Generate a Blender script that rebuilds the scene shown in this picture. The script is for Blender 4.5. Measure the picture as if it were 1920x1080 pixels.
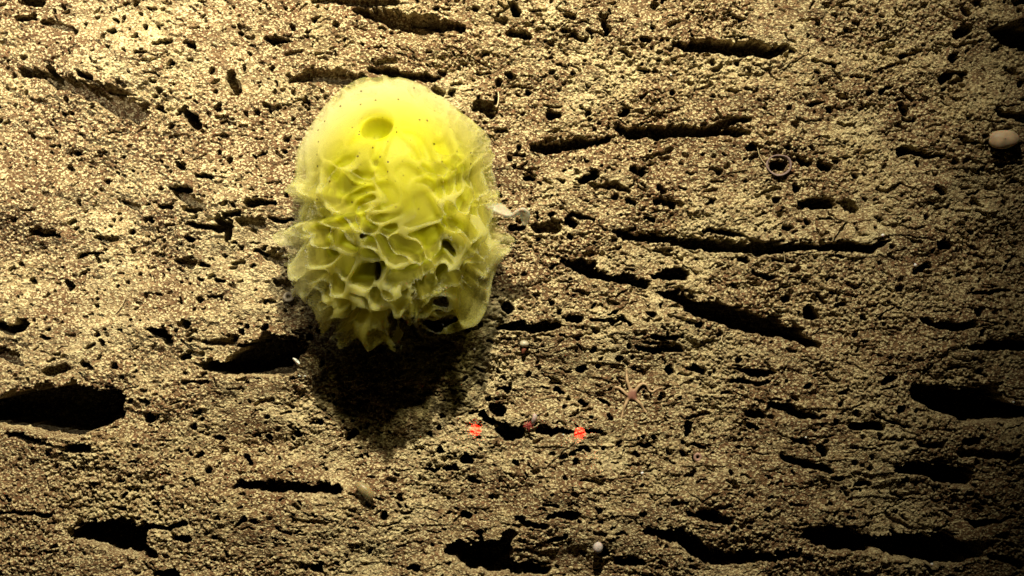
import bpy, bmesh, math
import numpy as np
from mathutils import Vector

for o in list(bpy.data.objects):
    bpy.data.objects.remove(o)
sc = bpy.context.scene
rng = np.random.default_rng(11)

# ------------------------------------------------------------------ camera
S = 0.1 / 197.0            # metres per photo pixel on the rock (the laser dots are 10 cm apart)
D = 1.8                    # camera to rock
cam = bpy.data.cameras.new('camera')
camo = bpy.data.objects.new('camera', cam)
sc.collection.objects.link(camo)
camo.location = (0, -D, 0)
camo.rotation_euler = (math.radians(90), 0, 0)
cam.sensor_width = 36
cam.lens = 36 * D / (1920 * S)
cam.clip_start = 0.02
cam.clip_end = 100
sc.camera = camo

# ------------------------------------------------------------------ world: dark deep water
w = bpy.data.worlds.new("World")
sc.world = w
w.use_nodes = True
bg = w.node_tree.nodes['Background']
bg.inputs['Color'].default_value = (0.20, 0.09, 0.04, 1)
bg.inputs['Strength'].default_value = 0.004

# ------------------------------------------------------------------ lamps carried by the submersible
def spot(name, loc, target, power, cone, blend, radius, col):
    l = bpy.data.lights.new(name, 'SPOT')
    l.energy = power; l.spot_size = math.radians(cone); l.spot_blend = blend
    l.shadow_soft_size = radius; l.color = col
    o = bpy.data.objects.new(name, l)
    sc.collection.objects.link(o)
    o.location = loc
    o.rotation_euler = (Vector(target) - Vector(loc)).to_track_quat('-Z', 'Y').to_euler()
    return o
KEY = (0.02, -1.08, 1.30)
spot('key_lamp', KEY, (-0.20, 0, 0.46), 365, 61, 1.0, 0.012, (1.0, 0.885, 0.64))
spot('fill_lamp', (-0.95, -1.65, 0.75), (-0.49, 0, 0.20), 120, 22, 1.0, 0.02, (1.0, 0.91, 0.76))
for lx, ly in ((891, 808), (1088, 813)):
    l = bpy.data.lights.new('laser', 'AREA')
    l.shape = 'DISK'; l.size = 0.0032; l.energy = 1.8; l.color = (1.0, 0.0, 0.0)
    l.spread = math.radians(0.22)
    o = bpy.data.objects.new('laser', l)
    sc.collection.objects.link(o)
    o.location = ((lx - 960) * S, -D - 0.05, (540 - ly) * S)
    o.rotation_euler = (math.radians(90), 0, 0)

vs = sc.view_settings
sc.display_settings.display_device = 'sRGB'
vs.view_transform = 'Standard'
vs.look = 'None'
vs.exposure = 0.0
vs.gamma = 1.0
vs.use_curve_mapping = False
sc.cycles.max_bounces = 10
sc.cycles.volume_bounces = 6
sc.cycles.diffuse_bounces = 1
sc.cycles.transparent_max_bounces = 16
sc.cycles.use_denoising = True

# ------------------------------------------------------------------ helpers
def X(px, y=0.0): return (px - 960) * S * (D + y) / D
def Z(py, y=0.0): return (540 - py) * S * (D + y) / D

def lat(seed, n=256):
    return np.random.default_rng(seed).random((n, n), dtype=np.float32) * 2 - 1
def vnoise(u, v, seed):
    """smooth 2-D value noise with unit lattice"""
    L = lat(seed)
    iu = np.floor(u).astype(np.int32); iv = np.floor(v).astype(np.int32)
    fu = (u - iu).astype(np.float32); fv = (v - iv).astype(np.float32)
    fu = fu * fu * (3 - 2 * fu); fv = fv * fv * (3 - 2 * fv)
    a = iu & 255; b = (iu + 1) & 255; c = iv & 255; d = (iv + 1) & 255
    return (L[a, c] * (1 - fu) + L[b, c] * fu) * (1 - fv) + (L[a, d] * (1 - fu) + L[b, d] * fu) * fv
def smooth(a, b, x):
    t = np.clip((x - a) / (b - a), 0, 1)
    return t * t * (3 - 2 * t)

def tag(o, label=None, cat=None, group=None, kind=None):
    if label: o['label'] = label
    if cat: o['category'] = cat
    if group: o['group'] = group
    if kind: o['kind'] = kind
    return o
def mesh_obj(name, v, f, mat=None, parent=None, smoothed=True):
    me = bpy.data.meshes.new(name)
    v = np.asarray(v, dtype=np.float32); f = np.asarray(f, dtype=np.int32)
    k = f.shape[1]
    me.vertices.add(len(v)); me.vertices.foreach_set('co', v.ravel())
    me.loops.add(f.size); me.loops.foreach_set('vertex_index', f.ravel())
    me.polygons.add(len(f))
    me.polygons.foreach_set('loop_start', np.arange(0, f.size, k, dtype=np.int32))
    me.polygons.foreach_set('use_smooth', np.full(len(f), smoothed, dtype=bool))
    me.update(calc_edges=True)
    o = bpy.data.objects.new(name, me)
    sc.collection.objects.link(o)
    if mat: me.materials.append(mat)
    if parent: o.parent = parent
    return o
def float_attr(o, name, arr):
    a = o.data.attributes.new(name, 'FLOAT', 'POINT')
    a.data.foreach_set('value', np.asarray(arr, dtype=np.float32))

class NT:
    """tiny node helper"""
    def __init__(s, name):
        s.m = bpy.data.materials.new(name); s.m.use_nodes = True
        s.t = s.m.node_tree; s.n = s.t.nodes; s.l = s.t.links
        for x in list(s.n): s.n.remove(x)
        s.out = s.n.new('ShaderNodeOutputMaterial')
    def add(s, t, **kw):
        x = s.n.new(t)
        for k, v in kw.items():
            if k.startswith('_'): setattr(x, k[1:], v)
            else: s.put(x, k, v)
        return x
    def put(s, x, k, v):
        k = k.replace('__', ' ')
        i = x.inputs[int(k[1:])] if k[0] == 'i' and k[1:].isdigit() else x.inputs[k]
        if isinstance(v, bpy.types.NodeSocket): s.l.new(v, i)
        else: i.default_value = v
    def math(s, op, a, b=0.0, clamp=False):
        x = s.n.new('ShaderNodeMath'); x.operation = op; x.use_clamp = clamp
        for i, v in enumerate((a, b)):
            if isinstance(v, bpy.types.NodeSocket): s.l.new(v, x.inputs[i])
            else: x.inputs[i].default_value = v
        return x.outputs[0]
    def mix(s, f, a, b, mode='MIX'):
        x = s.n.new('ShaderNodeMix'); x.data_type = 'RGBA'; x.blend_type = mode
        for i, v in ((0, f), (6, a), (7, b)):
            if isinstance(v, bpy.types.NodeSocket): s.l.new(v, x.inputs[i])
            else: x.inputs[i].default_value = v
        return x.outputs[2]
    def ramp(s, f, stops):
        x = s.n.new('ShaderNodeValToRGB'); e = x.color_ramp.elements
        while len(e) > 1: e.remove(e[-1])
        e[0].position = stops[0][0]; e[0].color = stops[0][1]
        for p, c in stops[1:]:
            q = e.new(p); q.color = c
        s.l.new(f, x.inputs[0]); return x.outputs[0]
def g(v): return (v, v, v, 1)

# ------------------------------------------------------------------ materials
def rock_material():
    t = NT('rock')
    co = t.add('ShaderNodeTexCoord').outputs['Object']
    mp = t.add('ShaderNodeMapping', Vector=co, Scale=(1.0, 1.0, 1.25)).outputs[0]
    big = t.add('ShaderNodeTexNoise', Vector=mp, Scale=9.0, Detail=4.0, Roughness=0.6).outputs[0]
    mid = t.add('ShaderNodeTexNoise', Vector=mp, Scale=70.0, Detail=4.0, Roughness=0.65).outputs[0]
    fin = t.add('ShaderNodeTexNoise', Vector=mp, Scale=430.0, Detail=3.0, Roughness=0.7).outputs[0]
    vor = t.add('ShaderNodeTexVoronoi', Vector=mp, Scale=600.0)
    grain = t.add('ShaderNodeSeparateColor', Color=vor.outputs['Color'])
    c = t.mix(t.ramp(big, [(0.35, g(0)), (0.65, g(1))]), (0.37, 0.275, 0.130, 1), (0.52, 0.435, 0.235, 1))
    c = t.mix(t.ramp(mid, [(0.36, g(0.75)), (0.56, g(0))]), c, (0.17, 0.10, 0.040, 1))
    mot = t.add('ShaderNodeTexNoise', Vector=mp, Scale=38.0, Detail=5.0, Roughness=0.65).outputs[0]
    c = t.mix(t.ramp(mot, [(0.36, g(0.7)), (0.52, g(0))]), c, (0.20, 0.135, 0.07, 1))
    c = t.mix(t.ramp(mot, [(0.55, g(0)), (0.68, g(0.6))]), c, (0.66, 0.57, 0.33, 1))
    patch = t.add('ShaderNodeTexNoise', Vector=mp, Scale=10.0, Detail=10.0, Roughness=0.74).outputs[0]
    c = t.mix(t.ramp(patch, [(0.46, g(0.88)), (0.58, g(0))]), c, (0.13, 0.070, 0.030, 1))
    dark = t.ramp(fin, [(0.38, g(0.9)), (0.48, g(0))])  # low spots of the fine bump darkened, pit shade put into the colour
    c = t.mix(dark, c, (0.055, 0.028, 0.010, 1))
    pale_grain = t.ramp(grain.outputs[0], [(0.60, g(0)), (0.80, g(0.7))])  # randomly picked grains are cream by their own colour
    c = t.mix(pale_grain, c, (0.76, 0.67, 0.38, 1))
    red = t.ramp(grain.outputs[1], [(0.86, g(0)), (0.9, g(0.30))])
    c = t.mix(red, c, (0.30, 0.12, 0.07, 1))
    p = t.add('ShaderNodeBsdfPrincipled', Base__Color=c, Roughness=0.9)
    p.inputs['Specular IOR Level'].default_value = 0.25
    h = t.math('ADD', t.math('MULTIPLY', fin, 0.7), t.math('MULTIPLY', vor.outputs['Distance'], 0.25))
    b = t.add('ShaderNodeBump', Strength=1.0, Distance=0.0034, Height=h)
    t.l.new(b.outputs[0], p.inputs['Normal'])
    t.l.new(p.outputs[0], t.out.inputs[0])
    return t.m

DENS, ABS = 48.0, 70.0
def sponge_material(name, kind):
    t = NT(name)
    co = t.add('ShaderNodeTexCoord').outputs['Object']
    tip = t.add('ShaderNodeAttribute', _attribute_name='tip').outputs['Fac']
    edge = t.add('ShaderNodeAttribute', _attribute_name='edge').outputs['Fac']
    n1 = t.add('ShaderNodeTexNoise', Vector=co, Scale=45.0, Detail=3.0).outputs[0]
    n2 = t.add('ShaderNodeTexNoise', Vector=co, Scale=500.0, Detail=2.0).outputs[0]
    f = t.math('ADD', tip, t.math('MULTIPLY', t.math('SUBTRACT', n1, 0.5), 0.8), True)
    c = t.mix(f, (0.375, 0.372, 0.002, 1), (0.44, 0.44, 0.06, 1))
    c = t.mix(edge, c, (0.50, 0.49, 0.20, 1))
    v = t.add('ShaderNodeTexVoronoi', Vector=co, Scale=150.0)         # dark specks caught on the upper surface
    sel = t.add('ShaderNodeSeparateColor', Color=v.outputs['Color']).outputs[0]
    zz = t.add('ShaderNodeSeparateXYZ', Vector=co).outputs[2]
    sp = t.math('MULTIPLY', t.math('LESS_THAN', v.outputs['Distance'], 0.15), t.math('GREATER_THAN', t.math('ADD', sel, t.math('MULTIPLY', zz, 3.2)), 0.93))
    c = t.mix(sp, c, (0.07, 0.045, 0.01, 1))
    p = t.add('ShaderNodeBsdfPrincipled', Base__Color=c, Roughness=0.55)
    p.inputs['Specular IOR Level'].default_value = 0.18
    p.inputs['Subsurface Weight'].default_value = 1.0 if kind == 'body' else 0.85
    p.inputs['Subsurface Radius'].default_value = (1.0, 0.85, 0.25)
    p.inputs['Subsurface Scale'].default_value = 0.034 if kind == 'body' else 0.016
    b = t.add('ShaderNodeBump', Strength=0.25, Distance=0.001, Height=n2)
    t.l.new(b.outputs[0], p.inputs['Normal'])
    sh = p.outputs[0]
    if kind != 'body':                       # jelly-like membrane: thin skin over a cloudy volume
        tp = t.add('ShaderNodeBsdfTransparent')
        m2 = t.add('ShaderNodeMixShader', Fac=t.math('SUBTRACT', t.math('SUBTRACT', 0.96, t.math('MULTIPLY', edge, 0.26)), t.math('MULTIPLY', sp, 0.85), True)); t.l.new(sh, m2.inputs[1]); t.l.new(tp.outputs[0], m2.inputs[2])
        sh = m2.outputs[0]
        xyz = t.add('ShaderNodeSeparateXYZ', Vector=co)          # tissue thins out and pales away from the middle
        rr = t.math('SQRT', t.math('ADD', t.math('POWER', t.math('ABSOLUTE', xyz.outputs[0]), 2.0), t.math('POWER', t.math('MAXIMUM', t.math('MULTIPLY', xyz.outputs[2], 0.95), t.math('MULTIPLY', xyz.outputs[2], -0.5)), 2.0)))
        ee = t.math('MULTIPLY', t.math('SUBTRACT', rr, 0.070), 26.0, True)
        dn = t.math('ADD', DENS, t.math('MULTIPLY', ee, 25.0))
        v_ = t.add('ShaderNodeVolumeScatter', Color=t.mix(ee, (1.0, 0.95, 0.22, 1), (0.96, 0.90, 0.62, 1)), Density=dn, Anisotropy=0.0)
        a_ = t.add('ShaderNodeVolumeAbsorption', Color=(0.86, 0.83, 0.14, 1), Density=t.math('MULTIPLY', ABS, t.math('SUBTRACT', 1.0, t.math('MULTIPLY', ee, 0.70))))
        ad = t.add('ShaderNodeAddShader'); t.l.new(v_.outputs[0], ad.inputs[0]); t.l.new(a_.outputs[0], ad.inputs[1])
        t.l.new(ad.outputs[0], t.out.inputs[1])
    t.l.new(sh, t.out.inputs[0])
    return t.m

def plain(name, col, rough=0.6, sss=0.0, var=0.25, scale=300.0, clear=0.0):
    t = NT(name)
    co = t.add('ShaderNodeTexCoord').outputs['Object']
    n = t.add('ShaderNodeTexNoise', Vector=co, Scale=scale, Detail=3.0).outputs[0]
    lo = tuple(x * (1 - var) for x in col) + (1,); hi = tuple(min(1, x * (1 + var)) for x in col) + (1,)
    c = t.mix(t.ramp(n, [(0.3, g(0)), (0.7, g(1))]), lo, hi)
    p = t.add('ShaderNodeBsdfPrincipled', Base__Color=c, Roughness=rough)
    p.inputs['Subsurface Weight'].default_value = sss
    p.inputs['Subsurface Scale'].default_value = 0.004
    b = t.add('ShaderNodeBump', Strength=0.4, Distance=0.0008, Height=n)
    t.l.new(b.outputs[0], p.inputs['Normal'])
    sh = p.outputs[0]
    if clear:
        tp = t.add('ShaderNodeBsdfTransparent')
        m = t.add('ShaderNodeMixShader', Fac=clear); t.l.new(sh, m.inputs[1]); t.l.new(tp.outputs[0], m.inputs[2]); sh = m.outputs[0]
    t.l.new(sh, t.out.inputs[0])
    return t.m

# ------------------------------------------------------------------ the rock face
# burrows, slots and cracks: polylines of (x, y, half width) in photo pixels, grouped by how deep they go
DEEP = """35,2,8 72,3,11|28,32,5 55,32,7|130,52,5 137,58,7|205,56,6 212,56,7|157,41,3|246,67,3 256,65,4|210,33,2 219,37,4|284,80,4 300,79,5 318,77,4
345,76,4 362,82,5|254,95,4 270,97,5|323,119,6|275,138,2 295,139,3|495,66,5 512,70,8 538,72,6|330,30,2 344,35,2|230,4,6|92,128,8 105,145,10 110,160,8
145,140,5 172,150,7|155,163,5 190,168,7 225,176,7 250,178,3|352,212,11 365,228,14|334,213,5|440,165,7|569,197,4|484,290,3 498,284,3|537,285,4
368,330,4 395,332,6|332,305,4 343,318,4|315,350,3 340,354,8 358,356,5|143,287,6|90,277,2 112,277,2|203,250,2 222,248,2|290,202,3 308,210,3
775,35,8 830,48,9 865,52,10|820,15,6|777,22,4|965,5,10 970,20,12|955,60,6 975,64,8 990,66,8|998,20,5 1010,20,4|1134,38,7 1141,52,9|1203,64,6 1217,66,6
1255,68,5|1056,52,4 1065,56,3|1265,80,4 1285,78,7|690,128,3 720,130,8 750,143,9 790,145,8 820,142,5|953,141,7 958,142,7|972,180,4|867,95,3|893,136,2 918,137,2
928,178,4 929,188,4|1033,212,9 1048,213,7|1075,138,5|1200,128,4 1212,133,4|1042,122,3 1060,123,3|1162,212,5 1178,202,6|1205,183,3 1214,170,3|1265,171,5
1003,275,7 1025,275,12 1060,268,11 1100,264,9 1140,258,7|1160,240,6 1190,243,12 1240,245,14 1290,240,14 1340,245,12 1400,247,5|1320,236,6 1370,228,8 1410,222,5
988,332,7 1000,333,7|1190,315,8 1205,322,10|1092,333,10 1112,325,12|1236,376,7 1250,378,5|1130,311,3
1268,82,6 1300,80,14 1350,84,16 1400,88,17 1450,93,16 1470,85,8|1480,92,4 1492,94,3|1375,30,4 1388,35,6|1298,62,4|1800,60,12 1812,52,12|1808,18,6 1816,22,6
1790,104,6 1797,104,9|1696,104,7 1708,100,5|1865,58,8 1885,62,18 1915,65,26 1960,70,26|1905,3,5 1935,3,9|1772,148,8 1788,136,8|1790,132,5 1812,136,6 1820,133,4
1650,48,5 1654,52,5|1652,75,3 1668,70,3|1555,118,4 1568,121,4|1535,136,5|1658,173,5 1672,162,5|1520,194,4 1550,187,4|1560,201,5|1435,200,4
1695,195,5 1705,205,9|1700,219,3 1720,219,4|1878,205,8 1885,215,8 1918,218,9 1950,218,9|1820,228,2 1850,226,2 1890,232,2|1810,268,2 1850,272,2 1880,280,3 1905,288,3
1405,275,5 1413,270,7 1420,275,5|1500,293,4 1508,302,6 1520,308,4|1542,308,9 1556,311,8|1455,308,10 1472,307,11|1693,282,10 1720,283,9 1745,290,6 1775,287,3
1605,328,5|1495,352,7|1765,350,8 1778,358,8|1362,289,4|1320,290,3
350,390,7 370,392,6|300,383,5 318,388,6|280,410,5 286,418,5|468,380,7 490,380,8 520,380,4|58,437,6 80,441,6 105,440,5|350,420,4 380,423,6 410,427,8
410,410,6 426,425,12 425,445,9|510,412,4 525,415,6 548,408,3|425,403,6 450,400,6|349,445,6 358,449,6|145,482,7 160,476,4 188,474,2|195,467,4|475,471,4 495,475,5
375,497,4 388,499,5|405,525,5 420,523,4|122,525,6 127,538,7|52,520,5 60,528,4|348,608,8|-30,610,9 0,610,9 20,616,14 45,610,8|282,617,5 298,625,11 315,640,10
495,618,8|450,620,6|438,632,6|575,634,8|385,683,8 420,685,14 460,675,28 500,665,34 530,660,30 555,650,18|470,690,14 520,695,14 548,690,8|340,675,6 352,668,5
214,688,6|150,680,5 170,687,6|82,632,6 92,634,4|180,628,5|-60,772,22 0,770,26 40,768,38 90,768,50 140,770,50 185,765,38 212,755,22 220,778,12|278,783,9|245,755,6|262,752,3
362,797,5|15,813,3 40,822,6 75,830,5 110,838,2|130,838,8 165,840,9|366,856,6 375,849,4|345,843,4|402,822,4 418,830,5|455,860,5 468,872,6|240,866,2 258,870,2|263,906,4
438,908,5 470,908,10 520,914,11 570,916,10 620,918,11 632,918,9|-30,961,3 0,961,3 50,962,4 100,964,5|145,998,12 180,995,20 220,1005,28 255,1010,26 270,1025,15 295,1043,3
150,975,5 165,985,8|270,985,8 310,990,5 350,983,5|330,1008,6 350,1010,6|230,930,6|285,940,4 296,945,4|440,990,2 458,975,5|405,973,5|295,1072,8 325,1078,10
585,1068,8 600,1072,8|92,1027,3 102,1029,4|650,825,5 662,815,9|817,842,4 822,853,6|870,866,10 880,872,6|838,882,6 848,882,7|795,883,3 825,883,4
903,778,7 918,786,8 930,795,5|925,762,9 938,772,12|940,805,12 960,818,16 975,815,10|1015,808,10 1030,812,10 1060,812,4|1050,812,5 1072,811,5|1100,809,4 1125,810,5|935,727,4 955,728,5
1042,736,6 1052,742,4|1088,758,4 1105,761,3|1122,757,3 1140,764,3|1110,781,4|1075,847,3 1100,845,5|1133,840,5|1080,865,6|1200,837,4 1222,836,4|1195,853,5
878,903,5 893,905,5|735,930,4|750,932,4|866,967,4 876,975,8|720,972,6|980,982,5 1020,988,7|1030,970,5 1060,970,9 1085,970,7|1022,948,3 1045,952,3
838,1035,8 870,1040,22 905,1045,32 935,1040,25 950,1015,14 965,1005,6|890,1060,18 960,1070,14 1020,1075,12|1030,1018,4 1060,1008,4|1122,1032,6 1132,1038,10
1155,1055,6 1185,1055,12 1210,1060,5|765,1065,6 780,1070,8|1210,1000,6 1240,1000,12 1280,1005,14 1300,1015,18 1310,1030,20|1330,1045,16 1360,1048,16 1420,1048,10 1500,1043,5
1065,412,8 1075,420,6|1070,403,5 1100,408,6 1115,415,3|1182,372,7 1188,378,6|1243,375,5 1268,384,6|1215,406,5 1228,410,5|952,424,5 975,424,9
1150,434,4 1180,442,8 1220,446,9 1260,450,9 1300,456,12 1340,462,13 1400,464,13 1450,466,13 1500,463,9 1550,460,7 1600,463,10 1640,461,10 1665,455,4
1325,434,4 1360,436,5 1375,436,6 1400,443,2 1420,450,2|1055,488,6 1080,495,14 1110,505,16 1135,515,10|1140,520,8 1175,525,13 1210,530,12|1030,505,3 1045,497,3
1225,513,5 1250,514,13 1280,515,12|1238,550,6 1270,555,11 1310,575,17 1360,592,20 1410,605,22 1450,615,18 1500,630,14 1535,645,8|946,573,7 956,581,8
940,614,6 970,612,10 1010,612,11 1045,610,9|1070,597,7 1090,599,8|1110,598,3 1145,600,5 1165,597,4 1180,610,5|1142,587,3 1155,587,3|1110,572,5
1224,629,4 1245,635,6 1270,634,4 1285,631,2|1200,649,3 1220,654,5 1250,656,6 1280,653,5|1215,588,4 1232,590,4|1315,610,7|1258,692,8|1308,690,9 1318,692,9
1085,697,5 1100,693,6|1125,690,4|1380,692,3 1400,697,6 1425,698,9 1450,697,4|1375,714,4 1410,716,4 1440,716,4|1475,562,7|1516,580,6 1524,590,12|1513,412,4 1515,420,5
1475,427,5 1485,425,4|1505,378,5 1530,380,12 1560,383,12|1385,488,5 1400,490,5|1540,408,3 1560,412,2|1765,455,7 1785,458,8|1715,512,3 1730,505,7 1745,498,7|1800,516,5
1820,552,3 1860,552,4 1900,549,4|1750,582,2 1785,580,2|1838,587,8|1732,597,5 1755,605,8 1790,610,11 1830,608,5|1820,653,4 1860,651,10 1910,651,10 1950,652,8
1620,596,7|1660,712,8 1675,712,6|1890,510,3 1915,480,3|1860,505,2 1880,490,2|1825,365,3 1840,362,3|1445,757,6 1475,762,10 1505,773,10 1545,778,3
1405,775,8 1425,776,8|1403,799,6 1415,801,5|1290,795,8 1291,808,8|1300,832,3 1318,837,5|1685,765,8|1515,723,6|1580,757,5|1595,797,6 1625,800,9 1650,800,8
1640,782,3 1680,790,3 1705,800,3|1488,817,3 1505,825,8 1512,829,6|1535,838,6 1543,847,8|1465,857,5 1490,863,8 1520,868,7 1555,882,6
1720,740,14 1760,745,26 1810,755,36 1850,758,34 1885,765,22 1918,770,14 1960,770,14|1805,827,7 1830,827,7|1720,828,4 1760,833,6|1690,880,10 1730,878,17 1770,885,20 1805,890,20
1605,910,5 1630,908,5|1510,1005,10 1540,1008,20 1580,1015,25 1610,1020,22|1630,1015,12 1680,1022,24 1730,1030,30 1780,1030,30 1830,1030,18
1815,975,4 1830,985,8 1870,978,5 1900,972,3|1295,965,6 1330,970,11 1365,980,6|800,612,14 850,610,14 872,612,10|1307,855,6 1308,858,6"""
# shallow steps: deep enough to throw a shadow but open to the fill lamp
SHALLOW = """75,38,5 105,40,7 128,50,7|350,82,6 362,84,6|35,133,6 70,138,8 120,155,13 180,175,17 235,200,23 255,210,21|432,140,9 438,165,14|490,196,4 518,198,6|545,148,6 580,140,12 625,140,14 660,150,10
668,12,6 700,22,12 740,35,18 790,42,21 830,50,12|590,-4,6 660,-2,8 740,-1,9|925,33,4 945,37,5|810,160,5 826,172,7|890,203,7 915,195,14 920,215,9|965,290,4 985,290,4|1125,345,5 1160,345,8 1180,350,6
1495,236,7|228,375,5 248,385,7 256,392,3|325,360,7 350,368,12 375,385,10|178,443,6 200,446,7 218,444,3|455,415,8 490,420,9|505,482,10 535,492,13|335,487,6 360,492,11|512,528,4 535,535,8 555,540,8
380,640,5 410,640,8 440,635,9|-20,660,10 0,660,10 25,670,14 40,682,6|1010,420,16 1040,422,15|1000,797,8|1590,378,8 1605,395,10|1800,845,8 1850,850,10 1900,855,10|1860,1045,6 1915,1060,10
128,318,7|247,2,8|90,700,9 120,690,8"""
def parse(txt):
    out = []
    for chunk in txt.replace('\n', '|').split('|'):
        pts = [tuple(float(q) for q in p.split(',')) for p in chunk.split()]
        if pts: out.append(pts)
    return out

def axis(lo, hi, step, far):
    core = np.arange(lo, hi + step * 0.5, step)
    ext, x, s = [], hi, step
    while x < far:
        s *= 1.22; x += s; ext.append(x)
    ext = np.array(ext)
    return np.concatenate([(lo + hi) - ext[::-1], core, ext])
STEP = 0.00056
xs = axis(-0.515, 0.515, STEP, 2.6)
zs = axis(-0.305, 0.305, STEP, 2.4)
GX, GZ = np.meshgrid(xs, zs)
GX = GX.astype(np.float32); GZ = GZ.astype(np.float32)
PX = GX / S + 960; PY = 540 - GZ / S

def height():
    """outward relief of the rock in metres (positive towards the camera)"""
    far = smooth(1.0, 1.3, np.maximum(np.abs(GX) / 0.56, np.abs(GZ) / 0.34))
    H = 0.020 * vnoise(PX / 700, PY / 420, 1) + 0.011 * vnoise(PX / 210 + 3, PY / 120, 2)
    H += far * 0.06 * vnoise(PX / 1500 + 9, PY / 1100, 3)
    H += 0.0036 * vnoise(PX / 70, PY / 44, 4)
    H += 0.0013 * vnoise(PX / 26 + PY / 90, PY / 17, 5)
    rough = 0.66 + 0.55 * vnoise(PX / 150, PY / 110, 6) + 0.3 * vnoise(PX / 50, PY / 40, 16)
    fine = (1 - far)
    H += fine * rough * (0.0013 * vnoise(PX / 10, PY / 9, 7) + 0.0017 * vnoise(PX / 5.2, PY / 4.9, 8) + 0.0012 * vnoise(PX / 2.9, PY / 2.6, 9))
    # bedding steps: small overhanging ledges, stronger at lower right
    led = vnoise(PX / 60 + 5, PY / 11 + 0.8 * vnoise(PX / 40, PY / 30, 10), 11)
    H += fine * 0.0015 * smooth(0.35, 0.50, led) * (0.2 + 0.8 * smooth(900, 2200, PX + PY))
    return H, fine

H, fine = height()
WX = PX + 4.0 * vnoise(PX / 48, PY / 40, 25) + 3.2 * vnoise(PX / 17, PY / 13, 21) + 2.2 * vnoise(PX / 6, PY / 5, 22)
WY = PY + 4.0 * vnoise(PX / 42, PY / 46, 26) + 3.0 * vnoise(PX / 15, PY / 15, 23) + 2.4 * vnoise(PX / 5.5, PY / 6, 24)
depth = np.zeros_like(H)
RAG = 5.0 * vnoise(PX / 26, PY / 18, 29) + 6.0 * vnoise(PX / 9, PY / 6, 27) + 5.0 * vnoise(PX / 4, PY / 3.2, 28) + 0.3
lip = np.zeros_like(H)
x0i = np.searchsorted(xs, -0.515); z0i = np.searchsorted(zs, -0.305)
def stamp(pts, depth_of, edge=1.6, lipk=0.0):
    rm = max(p[2] for p in pts); pad = rm + 14 + (rm * 3 if lipk else 0)
    xa = (min(p[0] for p in pts) - pad - 960) * S; xb = (max(p[0] for p in pts) + pad - 960) * S
    za = (540 - max(p[1] for p in pts) - pad) * S; zb = (540 - min(p[1] for p in pts) + pad) * S
    i0, i1 = np.searchsorted(xs, [xa, xb]); j0, j1 = np.searchsorted(zs, [za, zb])
    if i1 <= i0 or j1 <= j0: return
    x = WX[j0:j1, i0:i1]; y = WY[j0:j1, i0:i1]
    sd = np.full(x.shape, 1e6, np.float32)
    if len(pts) == 1: pts = [pts[0], (pts[0][0] + 0.5, pts[0][1], pts[0][2])]
    mid = np.zeros_like(sd); 
    for a, b in zip(pts[:-1], pts[1:]):
        dx, dy = b[0] - a[0], b[1] - a[1]
        t = np.clip(((x - a[0]) * dx + (y - a[1]) * dy) / (dx * dx + dy * dy + 1e-6), 0, 1)
        d = np.hypot(x - a[0] - t * dx, y - a[1] - t * dy) - (a[2] + t * (b[2] - a[2]))
        m = d < sd
        sd = np.where(m, d, sd); mid = np.where(m, y - a[1] - t * dy, mid)
    sd = sd + RAG[j0:j1, i0:i1] * min(1.0, max(0.1, (rm - 6) / 9)) * smooth(0.2 * rm, -0.6 * rm, mid)
    dd = depth_of * S * smooth(0, edge, -sd + 0.5) + 0.25 * depth_of * S * smooth(0, rm * 0.9, -sd)
    depth[j0:j1, i0:i1] = np.maximum(depth[j0:j1, i0:i1], dd)
    if lipk:
        l = lipk * rm * S * np.exp(-(np.maximum(sd, 0) / (rm * 1.6 + 5)) ** 2) * smooth(-0.3 * rm, rm, mid)
        lip[j0:j1, i0:i1] = np.maximum(lip[j0:j1, i0:i1], l)
for f in parse(DEEP):
    rm = max(p[2] for p in f)
    stamp(f, 14 + 5.0 * rm, 2.0, 0.28)
for f in parse(SHALLOW):
    rm = max(p[2] for p in f)
    stamp(f, 8 + 2.0 * rm, 2.2, 0.10)
# countless little pits between the burrows
for k in range(1500):
    x = rng.uniform(-40, 1960); y = rng.uniform(-30, 1110); r = 1.8 + 1.5 * rng.exponential(); r = min(r, 6.5)
    stamp([(x, y, r)], 6 + 3.2 * r, 1.8)
for k in range(5200):
    x = rng.uniform(-40, 1960); y = rng.uniform(-30, 1110)
    r = 1.2 + 1.1 * rng.exponential(); r = min(r, 5.0)
    L = rng.exponential() * 4.0 * (0.6 + 0.9 * x / 1920)
    a = rng.normal(0.08, 0.35)
    stamp([(x - L * math.cos(a), y - L * math.sin(a), r * 0.8), (x + L * math.cos(a), y + L * math.sin(a), r)], (2.5 + 2.6 * r) * rng.uniform(0.5, 1.3), 1.8)

Y = -(H + lip) + depth * fine
def rock_y(px, py):
    i = int(np.clip(np.searchsorted(xs, (px - 960) * S), 0, len(xs) - 1)); j = int(np.clip(np.searchsorted(zs, (540 - py) * S), 0, len(zs) - 1))
    return float(np.percentile(Y[max(0, j - 6):j + 7, max(0, i - 6):i + 7], 20))
nx, nz = len(xs), len(zs)
V = np.stack([GX.ravel(), Y.ravel(), GZ.ravel()], 1)
idx = np.arange(nx * nz, dtype=np.int32).reshape(nz, nx)
F = np.stack([idx[:-1, :-1], idx[:-1, 1:], idx[1:, 1:], idx[1:, :-1]], -1).reshape(-1, 4)
rock = mesh_obj('rocky_terrain', V, F, rock_material(), smoothed=True)
tag(rock, 'tan pitted rock face riddled with dark burrows and slots', 'rock face', kind='structure')
del V, F, GX, GZ, PX, PY, WX, WY, depth, lip, fine

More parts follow.
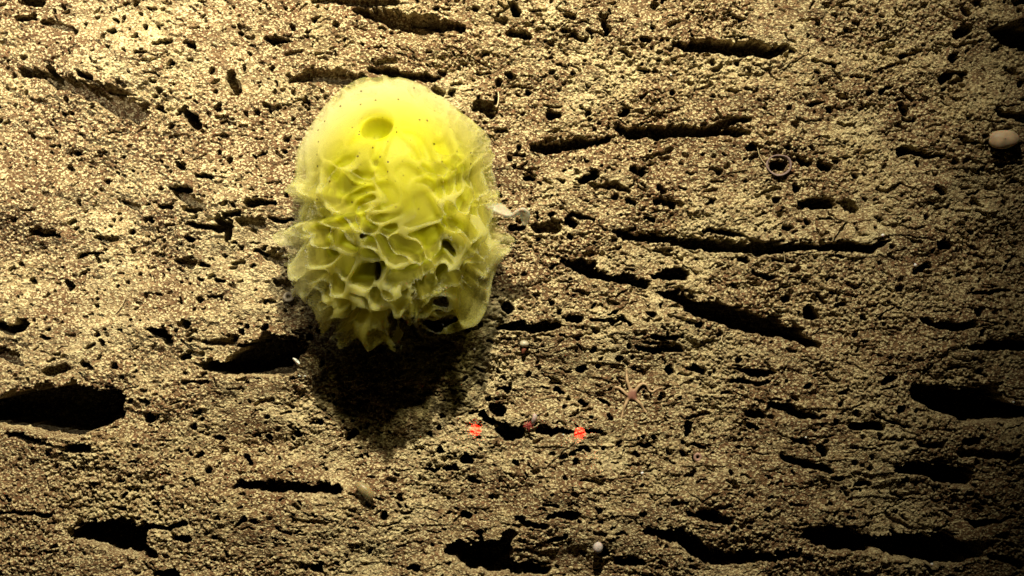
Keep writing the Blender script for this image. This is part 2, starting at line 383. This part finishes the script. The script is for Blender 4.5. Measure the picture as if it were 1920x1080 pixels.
# ------------------------------------------------------------------ surface nets: turns a 3-D field into a mesh
def surface_nets(f, org, h):
    s = f < 0
    n = np.array(f.shape)
    cs = np.zeros(tuple(n - 1), np.uint8)
    for a in (0, 1):
        for b in (0, 1):
            for c in (0, 1):
                cs += s[a:n[0] - 1 + a, b:n[1] - 1 + b, c:n[2] - 1 + c]
    act = (cs > 0) & (cs < 8)
    ci = np.argwhere(act)
    vid = np.full(act.shape, -1, np.int32); vid[act] = np.arange(len(ci))
    acc = np.zeros((len(ci), 3)); cnt = np.zeros(len(ci))
    cor = [(a, b, c) for a in (0, 1) for b in (0, 1) for c in (0, 1)]
    for p in cor:
        for ax in range(3):
            if p[ax]: continue
            q = list(p); q[ax] = 1
            fa = f[ci[:, 0] + p[0], ci[:, 1] + p[1], ci[:, 2] + p[2]]
            fb = f[ci[:, 0] + q[0], ci[:, 1] + q[1], ci[:, 2] + q[2]]
            m = (fa < 0) != (fb < 0)
            t = fa[m] / (fa[m] - fb[m])
            pos = np.tile(np.array(p, float), (len(t), 1)); pos[:, ax] += t
            acc[m] += pos; cnt[m] += 1
    v = (ci + acc / cnt[:, None])
    faces = []
    for ax in range(3):
        b, c = [(1, 2), (2, 0), (0, 1)][ax]
        lo = [slice(None)] * 3; hi = [slice(None)] * 3
        lo[ax] = slice(0, n[ax] - 1); hi[ax] = slice(1, n[ax])
        sa, sb = s[tuple(lo)], s[tuple(hi)]
        e = np.argwhere(sa != sb)
        e = e[(e[:, b] > 0) & (e[:, c] > 0) & (e[:, b] < n[b] - 1) & (e[:, c] < n[c] - 1)]
        fl = sa[e[:, 0], e[:, 1], e[:, 2]]
        def at(db, dc):
            q = e.copy(); q[:, b] -= db; q[:, c] -= dc
            return vid[q[:, 0], q[:, 1], q[:, 2]]
        qd = np.stack([at(0, 0), at(1, 0), at(1, 1), at(0, 1)], 1)
        qd[~fl] = qd[~fl][:, ::-1]
        faces.append(qd)
    return v * h + org, np.concatenate(faces), ci
def relax(v, f, it=2, lam=0.5):
    e = np.concatenate([f[:, [0, 1]], f[:, [1, 2]], f[:, [2, 3]], f[:, [3, 0]]])
    n = len(v)
    deg = np.bincount(e.ravel(), minlength=n)[:, None] + 1e-9
    for k in range(it):
        s = np.zeros_like(v)
        for c in range(3):
            s[:, c] = np.bincount(e[:, 0], v[e[:, 1], c], n) + np.bincount(e[:, 1], v[e[:, 0], c], n)
        v = v + lam * (s / deg - v)
    return v

# ------------------------------------------------------------------ the glass sponge
yc = -0.040
K = S * (D + yc) / D
cpx, cpy = 752.0, 392.0
SIL = [(715,147),(760,150),(808,165),(848,195),(885,228),(912,262),(926,292),(920,320),(940,360),(950,395),(958,430),(965,465),(950,490),(930,520),(908,545),(885,575),(862,600),(850,612),(800,618),(770,624),(745,655),(720,645),(690,655),(670,640),(640,645),(605,635),(588,600),(588,572),(570,548),(545,522),(538,488),(548,460),(516,442),(548,418),(548,382),(526,356),(548,328),(548,290),(568,245),(600,205),(640,175),(672,155)]
ang = np.array([math.atan2(cpy - y, x - cpx) for x, y in SIL]); rad = np.array([math.hypot(x - cpx, y - cpy) for x, y in SIL]) * K
od = np.argsort(ang); ang = ang[od]; rad = rad[od]
ang = np.concatenate([ang[-3:] - 2 * math.pi, ang, ang[:3] + 2 * math.pi]); rad = np.concatenate([rad[-3:], rad, rad[:3]])
CX, CZ = (cpx - 960) * K, (540 - cpy) * K
h = 0.00115
gx = np.arange(-0.135, 0.128, h, dtype=np.float32); gy = np.arange(-0.104, 0.056, h, dtype=np.float32); gz = np.arange(-0.145, 0.135, h, dtype=np.float32)
QX, QY, QZ = np.meshgrid(gx, gy, gz, indexing='ij')
r2 = np.sqrt(QX ** 2 + QZ ** 2)
R = np.interp(np.arctan2(QZ, QX).ravel(), ang, rad).astype(np.float32).reshape(QX.shape)
rho2 = r2 / R
Rm = 0.112
# dome: front bulges most a little below the middle
Ry = np.where(QY < 0, 0.092, 0.046).astype(np.float32)
ry = QY / Ry
rho = (rho2 ** 1.5 + np.abs(ry) ** 1.5) ** np.float32(1 / 1.5)
del r2, R
# unit direction in the stretched space, used for radial sheets
inv = 1.0 / np.maximum(rho, 0.15)
ux = QX / Rm * inv; uy = ry * inv; uz = QZ / Rm * inv
def waves(seed, lam, n=14, spread=0.35, rad_k=0.25):
    r = np.random.default_rng(seed)
    out = np.zeros_like(rho)
    for i in range(n):
        k = r.normal(size=3); k /= np.linalg.norm(k)
        k *= 2 * math.pi / (lam / Rm) * (1 + spread * r.uniform(-1, 1))
        ph = r.uniform(0, 2 * math.pi)
        out += np.cos((k[0] * ux + k[1] * uy + k[2] * uz + (ph + rad_k * 6 * r.uniform(-1, 1) * rho)).astype(np.float32))
    return out / math.sqrt(n / 2)
n1 = waves(5, 0.043)
n2 = waves(8, 0.090, 10); n3 = waves(61, 0.03, 8)
pz = 540 - (QZ + CZ) / K                                 # rough photo row of each cell
pxx = 960 + (QX + CX) / K
down = smooth(265, 450, pz + 0.25 * np.abs(pxx - 740) - 60 * (QY > 0) + 22 * n2)   # 0 smooth crown, 1 deeply folded skirt
low = smooth(520, 640, pz)
side = smooth(0.78, 1.0, rho2)
# lace of cells: a spherical Voronoi pattern looked up by direction, warped so that the walls curl
M = 620
mu = np.linspace(-math.pi, math.pi, M, dtype=np.float32)
MA, MB = np.meshgrid(mu, mu, indexing='ij')
pol = np.hypot(MA, MB) + 1e-6
DX, DZ, DY = np.sin(pol) * MA / pol, np.sin(pol) * MB / pol, -np.cos(pol)
cr = np.random.default_rng(77)
pts = []
for tries in range(9000):
    q = cr.normal(size=3); q /= np.linalg.norm(q)
    if q[1] > 0.55: continue
    dens = 0.25
    if all(np.linalg.norm(q - p) > dens * (0.62 + 0.2 * cr.random()) for p in pts): pts.append(q)
pts = np.array(pts, dtype=np.float32)
F1 = np.full(pol.shape, 9, np.float32); F2 = F1.copy(); ID = np.zeros(pol.shape, np.int16)
for k, p in enumerate(pts):
    d = np.sqrt((DX - p[0]) ** 2 + (DY - p[1]) ** 2 + (DZ - p[2]) ** 2)
    m = d < F1
    F2 = np.where(m, F1, np.minimum(F2, d)); ID = np.where(m, k, ID); F1 = np.where(m, d, F1)
w1 = waves(91, 0.05, 8, rad_k=0.9); w2 = waves(92, 0.05, 8, rad_k=0.9)
nrm = 1 / np.maximum(np.sqrt(ux ** 2 + uy ** 2 + uz ** 2), 1e-4)
vx = ux * nrm + 0.066 * w1; vz = uz * nrm + 0.066 * w2; vy = uy * nrm
nrm = 1 / np.maximum(np.sqrt(vx ** 2 + vy ** 2 + vz ** 2), 1e-4)
po = np.arccos(np.clip(-vy * nrm, -1, 1)); hx = np.maximum(np.hypot(vx, vz), 1e-5)
ia = np.clip(((po * vx / hx) / (2 * math.pi) + 0.5) * (M - 1) + 0.5, 0, M - 1).astype(np.int32)
ib = np.clip(((po * vz / hx) / (2 * math.pi) + 0.5) * (M - 1) + 0.5, 0, M - 1).astype(np.int32)
G = F2 - F1; GB = 1.4 * (0.138 - F1); gg = np.clip(0.5 + 0.5 * (GB - G) / 0.05, 0, 1); G = GB + (G - GB) * gg - 0.05 * gg * (1 - gg)
gap = G[ia, ib]                                   # 0 on the walls, large in the middle of a cell
cid = ID[ia, ib]
rnd = cr.random(len(pts) + 1).astype(np.float32)[cid]
del w1, w2, nrm, vx, vy, vz, po, hx, ia, ib
env = 1.0 + (0.020 + 0.045 * down) * n2 * smooth(0.95, 0.6, -QZ / Rm * 0 + down * 0) + 0.028 * down * n1 + 0.012 * low * n3
deepc = (0.035 + 0.05 * rnd) + down * (0.11 + 0.15 * rnd) - low * 0.03     # how far each cell sinks in
wall = 0.006 + 0.016 * (1 - down) + 0.20 * (1 - rho) * 0.6
pit = np.maximum((wall - gap) * 0.55 * Rm, (1.0 - deepc - rho) * Rm)
ridge = smooth(0.075, 0.02, gap)
pit = pit + 0.0022 * (1 - smooth(0.0, 0.30, down)) * 1.0
# osculum and a second tiny opening, bored inwards and slightly down
def bore(px, py, r, y0, dpt, tilt):
    x = (px - 960) * K - CX; z = (540 - py) * K - CZ
    t = np.clip((QY - y0) / dpt, 0, 1)
    return np.hypot(QX - x, (QZ - z + tilt * t * dpt) * 0.86) - r * (1 - 0.35 * t ** 2) - 0.4 * r * smooth(0.25, 0, t), QY - y0 - dpt
ox = (712 - 960) * K - CX; oz = (540 - 225) * K - CZ
b1 = (np.sqrt(((QX - ox) / 0.0165) ** 2 + ((QZ - oz + 0.45 * (QY + 0.062)) / 0.0215) ** 2 + ((QY + 0.062) / 0.036) ** 2) - 1) * 0.0165; e1 = b1
b2, e2 = bore(714, 295, 0.0026, -0.088, 0.022, 0.5)
cut = np.minimum(b1, np.maximum(b2, e2))
wins = np.full_like(rho, 1.0); n4 = waves(62, 0.03, 8)
for px, py, ra, rb, an in ((719, 512, 9, 17, 10), (735, 592, 8, 13, 5), (824, 566, 16, 15, 0), (831, 511, 10, 13, 10), (846, 467, 9, 21, -30), (898, 477, 8, 12, 15),
                           (768, 547, 12, 7, 25), (754, 622, 24, 26, 0), (915, 392, 12, 46, -14), (683, 452, 5, 7, 20), (895, 525, 18, 24, 20), (655, 590, 6, 24, 40), (820, 603, 30, 10, -12)):
    x = QX - ((px - 960) * K - CX) + 0.0022 * n3; z = QZ - ((540 - py) * K - CZ) + 0.0022 * n4
    ca, sa = math.cos(math.radians(an)), math.sin(math.radians(an))
    u = (x * ca - z * sa) / (ra * K); vv = (x * sa + z * ca) / (rb * K)
    wins = np.minimum(wins, np.maximum((np.hypot(u, vv) - 1) * min(ra, rb) * K, QY - (0.01 if py > 560 else -0.030 - 0.012 * (rb < 16))))
cut = np.minimum(cut, wins)
def smax(a, b, k):
    hh = np.clip(0.5 + 0.5 * (a - b) / k, 0, 1)
    return b + (a - b) * hh + k * hh * (1 - hh)
shell = (rho - env) * Rm
outer_f = smax(shell, -pit, 0.0011)
outer_f = smax(outer_f, -np.minimum(cut, b1 - 0.0012), 0.002)
inner = smax((rho - (0.94 - 0.15 * down - 0.12 * low - 0.18 * smooth(0.55, 1.0, rho2)) - 0.02 * n2 - 0.03 * ridge * down) * Rm, -cut + 0.0005, 0.004)
org = np.array([gx[0] + CX, gy[0] + yc, gz[0] + CZ])

root = bpy.data.objects.new('glass_sponge', None)
sc.collection.objects.link(root)
root.location = (CX, 0.0, CZ)
tag(root, 'large bell-shaped yellow glass sponge with pale frilly folds, one round opening near its top', 'sponge')
BODY = sponge_material('sponge_yellow_tissue', 'body')
FRILL = sponge_material('sponge_pale_membrane', 'frill')
off = np.array(root.location)
rim = smooth(0.0042, 0.0008, wins) * smooth(-0.004, -0.0005, wins)
rimw = smooth(0.93, 0.985, rho / env) * smooth(0.06, 0.03, gap) * down
for nm, fld, mat, it in (('body', inner, BODY, 3), ('frilled_membrane', outer_f, FRILL, 2)):
    v, f, ci = surface_nets(fld, org, h)
    v = relax(v, f, it)
    o = mesh_obj(nm, v - off, f, mat, root)
    at = lambda a: a[ci[:, 0], ci[:, 1], ci[:, 2]]
    if nm == 'body':
        float_attr(o, 'tip', at(np.clip((0.15 + 0.25 * smooth(330, 160, pz)) * smooth(-0.001, 0.006, b1) , 0, 1)))
        float_attr(o, 'edge', at(0.35 * smooth(0.6, 0.95, rho2)))
    else:
        float_attr(o, 'tip', at(np.clip(0.05 + 0.45 * ridge * down + 0.5 * smooth(330, 200, pz), 0, 1)))
        float_attr(o, 'edge', at(np.clip(1.0 * rimw * (1 - 0.4 * low) + rim + 0.5 * smooth(0.6, 1, rho2) * smooth(420, 200, pz), 0, 1)))
del n3, n4, QX, QY, QZ, rho, rho2, ux, uy, uz, n1, n2, inner, outer_f, shell, pit, env, gap, cid, rnd, cut, b1, b2, e1, e2, ridge, down, low, side, pz, pxx, inv, ry, Ry, wins, rim, rimw, wall, deepc

# ------------------------------------------------------------------ skinned shapes (curled lobe, holdfast, animals)
def skin(name, chains, mat, parent=None, sub=2, shift=(0, 0, 0), root_r=None):
    """chains: lists of (x, y, z, radius); the first point of every chain after the first joins the first chain's start"""
    me = bpy.data.meshes.new(name)
    vs_, es, rs = [], [], []
    for k, ch in enumerate(chains):
        prev = None
        for i, p in enumerate(ch):
            if k and i == 0:
                prev = 0; continue
            vs_.append(Vector(p[:3]) - Vector(shift)); rs.append(p[3])
            if prev is not None: es.append((prev, len(vs_) - 1))
            prev = len(vs_) - 1
    me.from_pydata(vs_, es, [])
    o = bpy.data.objects.new(name, me); sc.collection.objects.link(o)
    m = o.modifiers.new('skin', 'SKIN'); m.use_smooth_shade = True
    for i, r in enumerate(rs):
        r = r if isinstance(r, tuple) else (r, r)
        me.skin_vertices[0].data[i].radius = r
    me.skin_vertices[0].data[0].use_root = True
    if sub:
        s_ = o.modifiers.new('sub', 'SUBSURF'); s_.levels = sub; s_.render_levels = sub
    dg = bpy.context.evaluated_depsgraph_get()
    new = bpy.data.meshes.new_from_object(o.evaluated_get(dg))
    o.modifiers.clear(); o.data = new; new.name = name
    new.polygons.foreach_set('use_smooth', [True] * len(new.polygons))
    new.materials.clear(); new.materials.append(mat)
    if parent: o.parent = parent
    return o
def P(px, py, y, r): return (X(px, y), y, Z(py, y), r)
yl = -0.050
lobe_mat = plain('pale_clear_tissue', (0.52, 0.49, 0.36), 0.45, 0.6, 0.12, 200, 0.45)
skin('curled_lobe', [[P(918, 384, yl + .01, (0.016, 0.006)), P(936, 392, yl, (0.0135, 0.004)), P(948, 400, yl, (0.0095, 0.003)), P(958, 405, yl - .004, (0.0060, 0.0026)), P(966, 402, yl - .006, (0.0042, 0.0024)),
                      P(975, 393, yl - .006, (0.0070, 0.003)), P(983, 396, yl - .005, (0.0088, 0.0036)), P(985, 406, yl - .003, (0.0075, 0.0034)), P(984, 416, yl, (0.0046, 0.0022)), P(983, 423, yl, (0.0020, 0.0012))]],
     lobe_mat, root, shift=off)
skin('holdfast', [[(CX, -0.030, CZ + 0.01, 0.040), (CX, -0.012, CZ + 0.01, 0.034), (CX, 0.012, CZ + 0.01, 0.038)]], BODY, root, shift=off)

# ------------------------------------------------------------------ small animals and bits on the rock
def star_material():
    t = NT('brittle_star_skin')
    co = t.add('ShaderNodeTexCoord').outputs['Object']
    ln = t.add('ShaderNodeVectorMath', _operation='LENGTH'); t.l.new(co, ln.inputs[0])
    n = t.add('ShaderNodeTexNoise', Vector=co, Scale=900.0).outputs[0]
    c = t.mix(t.math('MULTIPLY', t.math('SUBTRACT', ln.outputs['Value'], 0.004), 300.0, True), (0.26, 0.11, 0.08, 1), (0.50, 0.36, 0.20, 1))
    c = t.mix(t.ramp(n, [(0.4, g(0.4)), (0.6, g(0))]), c, (0.2, 0.1, 0.05, 1))
    p = t.add('ShaderNodeBsdfPrincipled', Base__Color=c, Roughness=0.6)
    t.l.new(p.outputs[0], t.out.inputs[0]); return t.m
star_mat = star_material()
def Q(zx, zy, r, up=0.0035):        # point of the 9x enlarged view of the brittle star
    px, py = 1100 + zx / 9, 680 + zy / 9
    y = sy - up
    return (X(px), y, Z(py), r)
sy = rock_y(1188, 741) + 0.0035
arms = [[(745,440),(700,330),(690,200),(692,120)], [(840,490),(900,400),(960,365),(1030,380),(1070,480),(1130,510),(1200,460),(1290,430)],
        [(830,620),(920,700),(980,800),(1060,900),(1130,980)], [(710,640),(660,740),(630,850),(600,950),(600,1080)], [(700,560),(620,480),(560,430),(480,430)]]
ch = [[Q(790, 560, (0.0042, 0.0034), 0.004)]]
for a in arms:
    c = [Q(790, 560, 0.003, 0.004)]
    for i, (zx, zy) in enumerate(a):
        t = i / (len(a) - 1)
        c.append(Q(zx, zy, 0.0017 * (1 - 0.45 * t), 0.0040 - 0.002 * t + (0.0015 if i % 2 else 0)))
    ch.append(c)
so = Q(790, 560, 0, 0.004)[:3]
star = skin('brittle_star', ch, star_mat, shift=so); star.location = so
tag(star, 'reddish brown brittle star with five thin wavy arms spread on the rock', 'brittle star')

def lathe(name, prof, loc, mat, seg=28, squash=(1, 1, 1), rot=(math.radians(90), 0, 0), wob=0.0, seed=0, parent=None):
    """profile (radius, height) spun about its own axis; height points at the camera"""
    r_ = np.random.default_rng(seed); vs_, fs = [], []
    ph = r_.uniform(0, 6.28, 3)
    for (r, hh) in prof:
        for k in range(seg):
            a = 2 * math.pi * k / seg
            q = r * (1 + wob * (math.sin(2 * a + ph[0]) * 0.5 + math.sin(3 * a + ph[1]) * 0.4 + math.sin(5 * a + ph[2] + hh * 900) * 0.3))
            vs_.append((q * math.cos(a) * squash[0], q * math.sin(a) * squash[1], hh * squash[2]))
    for i in range(len(prof) - 1):
        for k in range(seg):
            fs.append((i * seg + k, i * seg + (k + 1) % seg, (i + 1) * seg + (k + 1) % seg, (i + 1) * seg + k))
    o = mesh_obj(name, vs_, fs, mat, parent)
    o.location = loc; o.rotation_euler = rot
    return o
def on_rock(px, py, lift=0.0): y = rock_y(px, py) - lift; return (X(px, y), y, Z(py, y))
def dome(n, R_, H_, sink=0.3):
    return [(R_ * math.sin(math.pi * (0.02 + 0.98 * i / n)), H_ * math.cos(math.pi * (0.02 + 0.98 * i / n)) + H_ * (1 - sink)) for i in range(n + 1)]

o = lathe('ball_sponge', dome(14, 0.0115, 0.006), on_rock(1880, 262), plain('cream_sponge', (0.66, 0.50, 0.32), 0.5, 0.5, 0.4, 70), squash=(1.25, 0.80, 1), wob=0.10, seed=3)
tag(o, 'smooth cream-white oval ball sponge with orange tint, by the right edge of the photo', 'ball sponge')
o = lathe('shell', dome(12, 0.0050, 0.0042), on_rock(1121, 1026, -0.001), plain('white_shell', (0.46, 0.41, 0.39), 0.6, 0.3, 0.3, 300), squash=(1, 1.05, 1), wob=0.05, seed=5)
tag(o, 'small round whitish shell at the upper rim of a black hole, bottom centre', 'shell')
# sea cucumber
cy = rock_y(684, 920)
o = skin('sea_cucumber', [[P(668, 905, cy - .004, 0.0030), P(676, 912, cy - .006, 0.0050), P(685, 919, cy - .007, 0.0058), P(693, 927, cy - .006, 0.0054), P(699, 935, cy - .004, 0.0030)]],
         plain('olive_translucent_skin', (0.34, 0.27, 0.13), 0.4, 0.6, 0.25, 260, 0.25))
tag(o, 'small pale olive translucent sea cucumber lying slanted right of a long black slot', 'sea cucumber')
# grey tube worm collar
o = lathe('worm_tube', [(0.0058, -0.004), (0.0057, 0.0008), (0.0050, 0.0022), (0.0036, 0.0024), (0.0022, 0.0018), (0.0018, 0.0004), (0.0016, -0.006)], on_rock(541, 557),
          plain('grey_tube', (0.33, 0.28, 0.20), 0.85, 0, 0.2, 400), squash=(1, 0.85, 1), wob=0.06, seed=9)
tag(o, 'small grey disc-shaped worm tube with a dark centre hole, left of the yellow sponge', 'worm tube')
o = lathe('worm_tube', [(0.0125, -0.010), (0.0122, -0.002), (0.0118, 0.0035), (0.0104, 0.0030), (0.0096, 0.000), (0.0100, -0.020)], (X(1464), min(rock_y(1437, 300), rock_y(1490, 315), rock_y(1464, 286)) + 0.0042, Z(308)),
          plain('purple_grey_tube', (0.22, 0.155, 0.14), 0.8, 0, 0.25, 400), squash=(1, 0.9, 1), wob=0.07, seed=12)
tag(o, 'purplish grey ring-shaped tube rim around a black burrow, upper right', 'worm tube')
o = lathe('worm_tube', [(0.0042, -0.004), (0.0040, 0.002), (0.0030, 0.003), (0.0016, 0.0018), (0.0014, -0.004)], on_rock(1308, 857, -0.001),
          plain('brown_tube', (0.36, 0.22, 0.17), 0.8, 0, 0.25, 400), wob=0.05, seed=14)
tag(o, 'tiny brown ring-shaped tube inside a round dark pit, lower right of centre', 'worm tube')

# shell fragments: thin curved slivers
def sliver(loc, L, W, ang_, label, seed):
    vs_, fs = [], []
    n = 10
    for i in range(n + 1):
        t = i / n; ww = W * math.sin(math.pi * (0.12 + 0.80 * (1 - t))) + 0.0002
        for k, (a, b) in enumerate(((-1, 0), (0, 0.6), (1, 0), (0, -0.4))):
            vs_.append((L * (t - 0.5), b * W * 0.6 + 0.15 * L * math.sin(math.pi * t), a * ww))
    for i in range(n):
        for k in range(4):
            fs.append((i * 4 + k, i * 4 + (k + 1) % 4, i * 4 + 4 + (k + 1) % 4, i * 4 + 4 + k))
    fs += [(0, 3, 2, 1), (n * 4, n * 4 + 1, n * 4 + 2, n * 4 + 3)]
    o = mesh_obj('shell_fragment', vs_, fs, WSH); o.location = loc; o.rotation_euler = (0, ang_, 0)
    tag(o, label, 'shell fragment', 'shell fragments by the large black hole'); return o
WSH = plain('white_fragment', (0.88, 0.84, 0.74), 0.35, 0.2, 0.08, 200)
y1 = rock_y(575, 690) - 0.004
sliver((X(556), y1, Z(677)), 0.0085, 0.0016, math.radians(42), 'thin bright white shell sliver slanting across the right rim of the large black hole', 1)
sliver((X(567), y1 + .002, Z(705)), 0.0075, 0.0012, math.radians(4), 'dull white shell sliver lying level just below the bright slanting sliver', 2)

# red anemone with a pale stalk beside it
ay = rock_y(992, 800) - 0.004
an_red = plain('anemone_red', (0.22, 0.022, 0.018), 0.6, 0.2, 0.3, 500)
base = bpy.data.objects.new('anemone', None); sc.collection.objects.link(base); base.location = (X(991), ay, Z(799))
tag(base, 'small dark red anemone with a pale curled stalk, between the two laser dots', 'anemone')
ar = np.random.default_rng(4)
tc = [[(X(991), ay, Z(799), 0.0020)]]
for k in range(11):
    a = 2 * math.pi * k / 11 + ar.uniform(-.2, .2); L = ar.uniform(0.0040, 0.0060)
    tc.append([(0, 0, 0, 0), (X(991) + 0.5 * L * math.cos(a), ay - 0.0015, Z(799) + 0.5 * L * math.sin(a), 0.0007), (X(991) + L * math.cos(a), ay - 0.0003, Z(799) + L * math.sin(a), 0.0004)])
skin('tentacle_crown', tc, an_red, base, 1, shift=base.location)
skin('stalk', [[P(999, 797, ay, 0.0016), P(1000, 789, ay - .004, 0.0022), P(1004, 781, ay - .005, 0.0030), P(1001, 775, ay - .004, 0.0016)]],
     plain('stalk_pale', (0.52, 0.42, 0.38), 0.5, 0.5, 0.15, 300, 0.2), base, shift=base.location)
# tiny snail above the laser dots
sy2 = rock_y(983, 650)
sn = bpy.data.objects.new('snail', None); sc.collection.objects.link(sn); sn.location = (X(983), sy2, Z(648))
tag(sn, 'tiny snail with pale grey-green shell and rusty foot, right below the slot beside the sponge', 'snail')
o = lathe('shell', dome(10, 0.0042, 0.0040, 0.6), (0, 0, 0.0015), plain('snail_shell', (0.42, 0.38, 0.27), 0.4, 0.1, 0.2, 300), wob=0.05, squash=(1.1, 0.8, 1), parent=sn)
skin('foot', [[P(985, 650, sy2 - .001, 0.0026), P(982, 656, sy2 - .001, 0.0024), P(980, 664, sy2, 0.0012)]], plain('snail_foot', (0.20, 0.06, 0.03), 0.6, 0.2), sn, 1, shift=sn.location)

# thin hydroid stalks
HY = plain('hydroid_tan', (0.55, 0.45, 0.25), 0.6, 0, 0.2, 500)
def stalk(pts, label, r=0.0006, lift=0.004):
    c = []
    for i, (px, py) in enumerate(pts):
        y = rock_y(pts[0][0], pts[0][1]) - lift * (0.2 + i / max(1, len(pts) - 1))
        c.append((X(px), y, Z(py), r * (1 - 0.35 * i / len(pts))))
    o = skin('hydroid_stalk', [c], HY, None, 1)
    tag(o, label, 'hydroid stalk', 'thin hydroid stalks on the rock')
stalk([(1440, 308), (1432, 300), (1426, 290), (1422, 276)], 'fine yellow hydroid stalk arching between a black hole and the purplish ring tube')
stalk([(1474, 492), (1473, 482), (1471, 472)], 'short pale-tipped hydroid stalk standing at the lower edge of the long curved crack')
stalk([(214, 588), (222, 578), (230, 566), (235, 552), (238, 546)], 'longer bent hydroid stalk on the bright rock in the left part of the photo')
stalk([(934, 170), (935, 180), (934, 192), (931, 200)], 'short pale hydroid stalk upright by the brown shallow pit right of the sponge top', 0.0007)
stalk([(1355, 628), (1353, 638), (1357, 646)], 'tiny curved hydroid stalk on the rock below the broad slanting black slot', 0.0005)

# white grains of marine snow resting on the rock
GR = plain('marine_snow', (0.92, 0.90, 0.86), 0.5, 0.3, 0.05, 200)
proto = None
for k, (px, py, r) in enumerate(((890, 655, 2.2), (1747, 1058, 3.0), (1033, 812, 1.4), (1056, 815, 1.3), (1368, 1049, 2.6), (1511, 820, 2.0), (1900, 754, 2.4), (651, 706, 1.6), (773, 664, 1.6), (741, 671, 1.7), (826, 621, 1.3), (1258, 140, 1.6), (1655, 441, 3.2), (1716, 497, 3.2), (1204, 887, 3.0))):
    if proto is None:
        proto = lathe('marine_snow_flake', dome(8, 1.0, 0.9, 0.5), (0, 0, 0), GR, seg=12, wob=0.12, seed=2); o = proto
    else:
        o = proto.copy(); sc.collection.objects.link(o)
    y = rock_y(px, py) - 0.0005
    o.location = (X(px, y), y, Z(py, y)); o.scale = (r * S,) * 3
    o.rotation_euler = (math.radians(90), k * 1.3, 0)
    tag(o, 'tiny white fleck of marine snow resting on the dark rock', 'marine snow', 'flecks of marine snow on the rock')
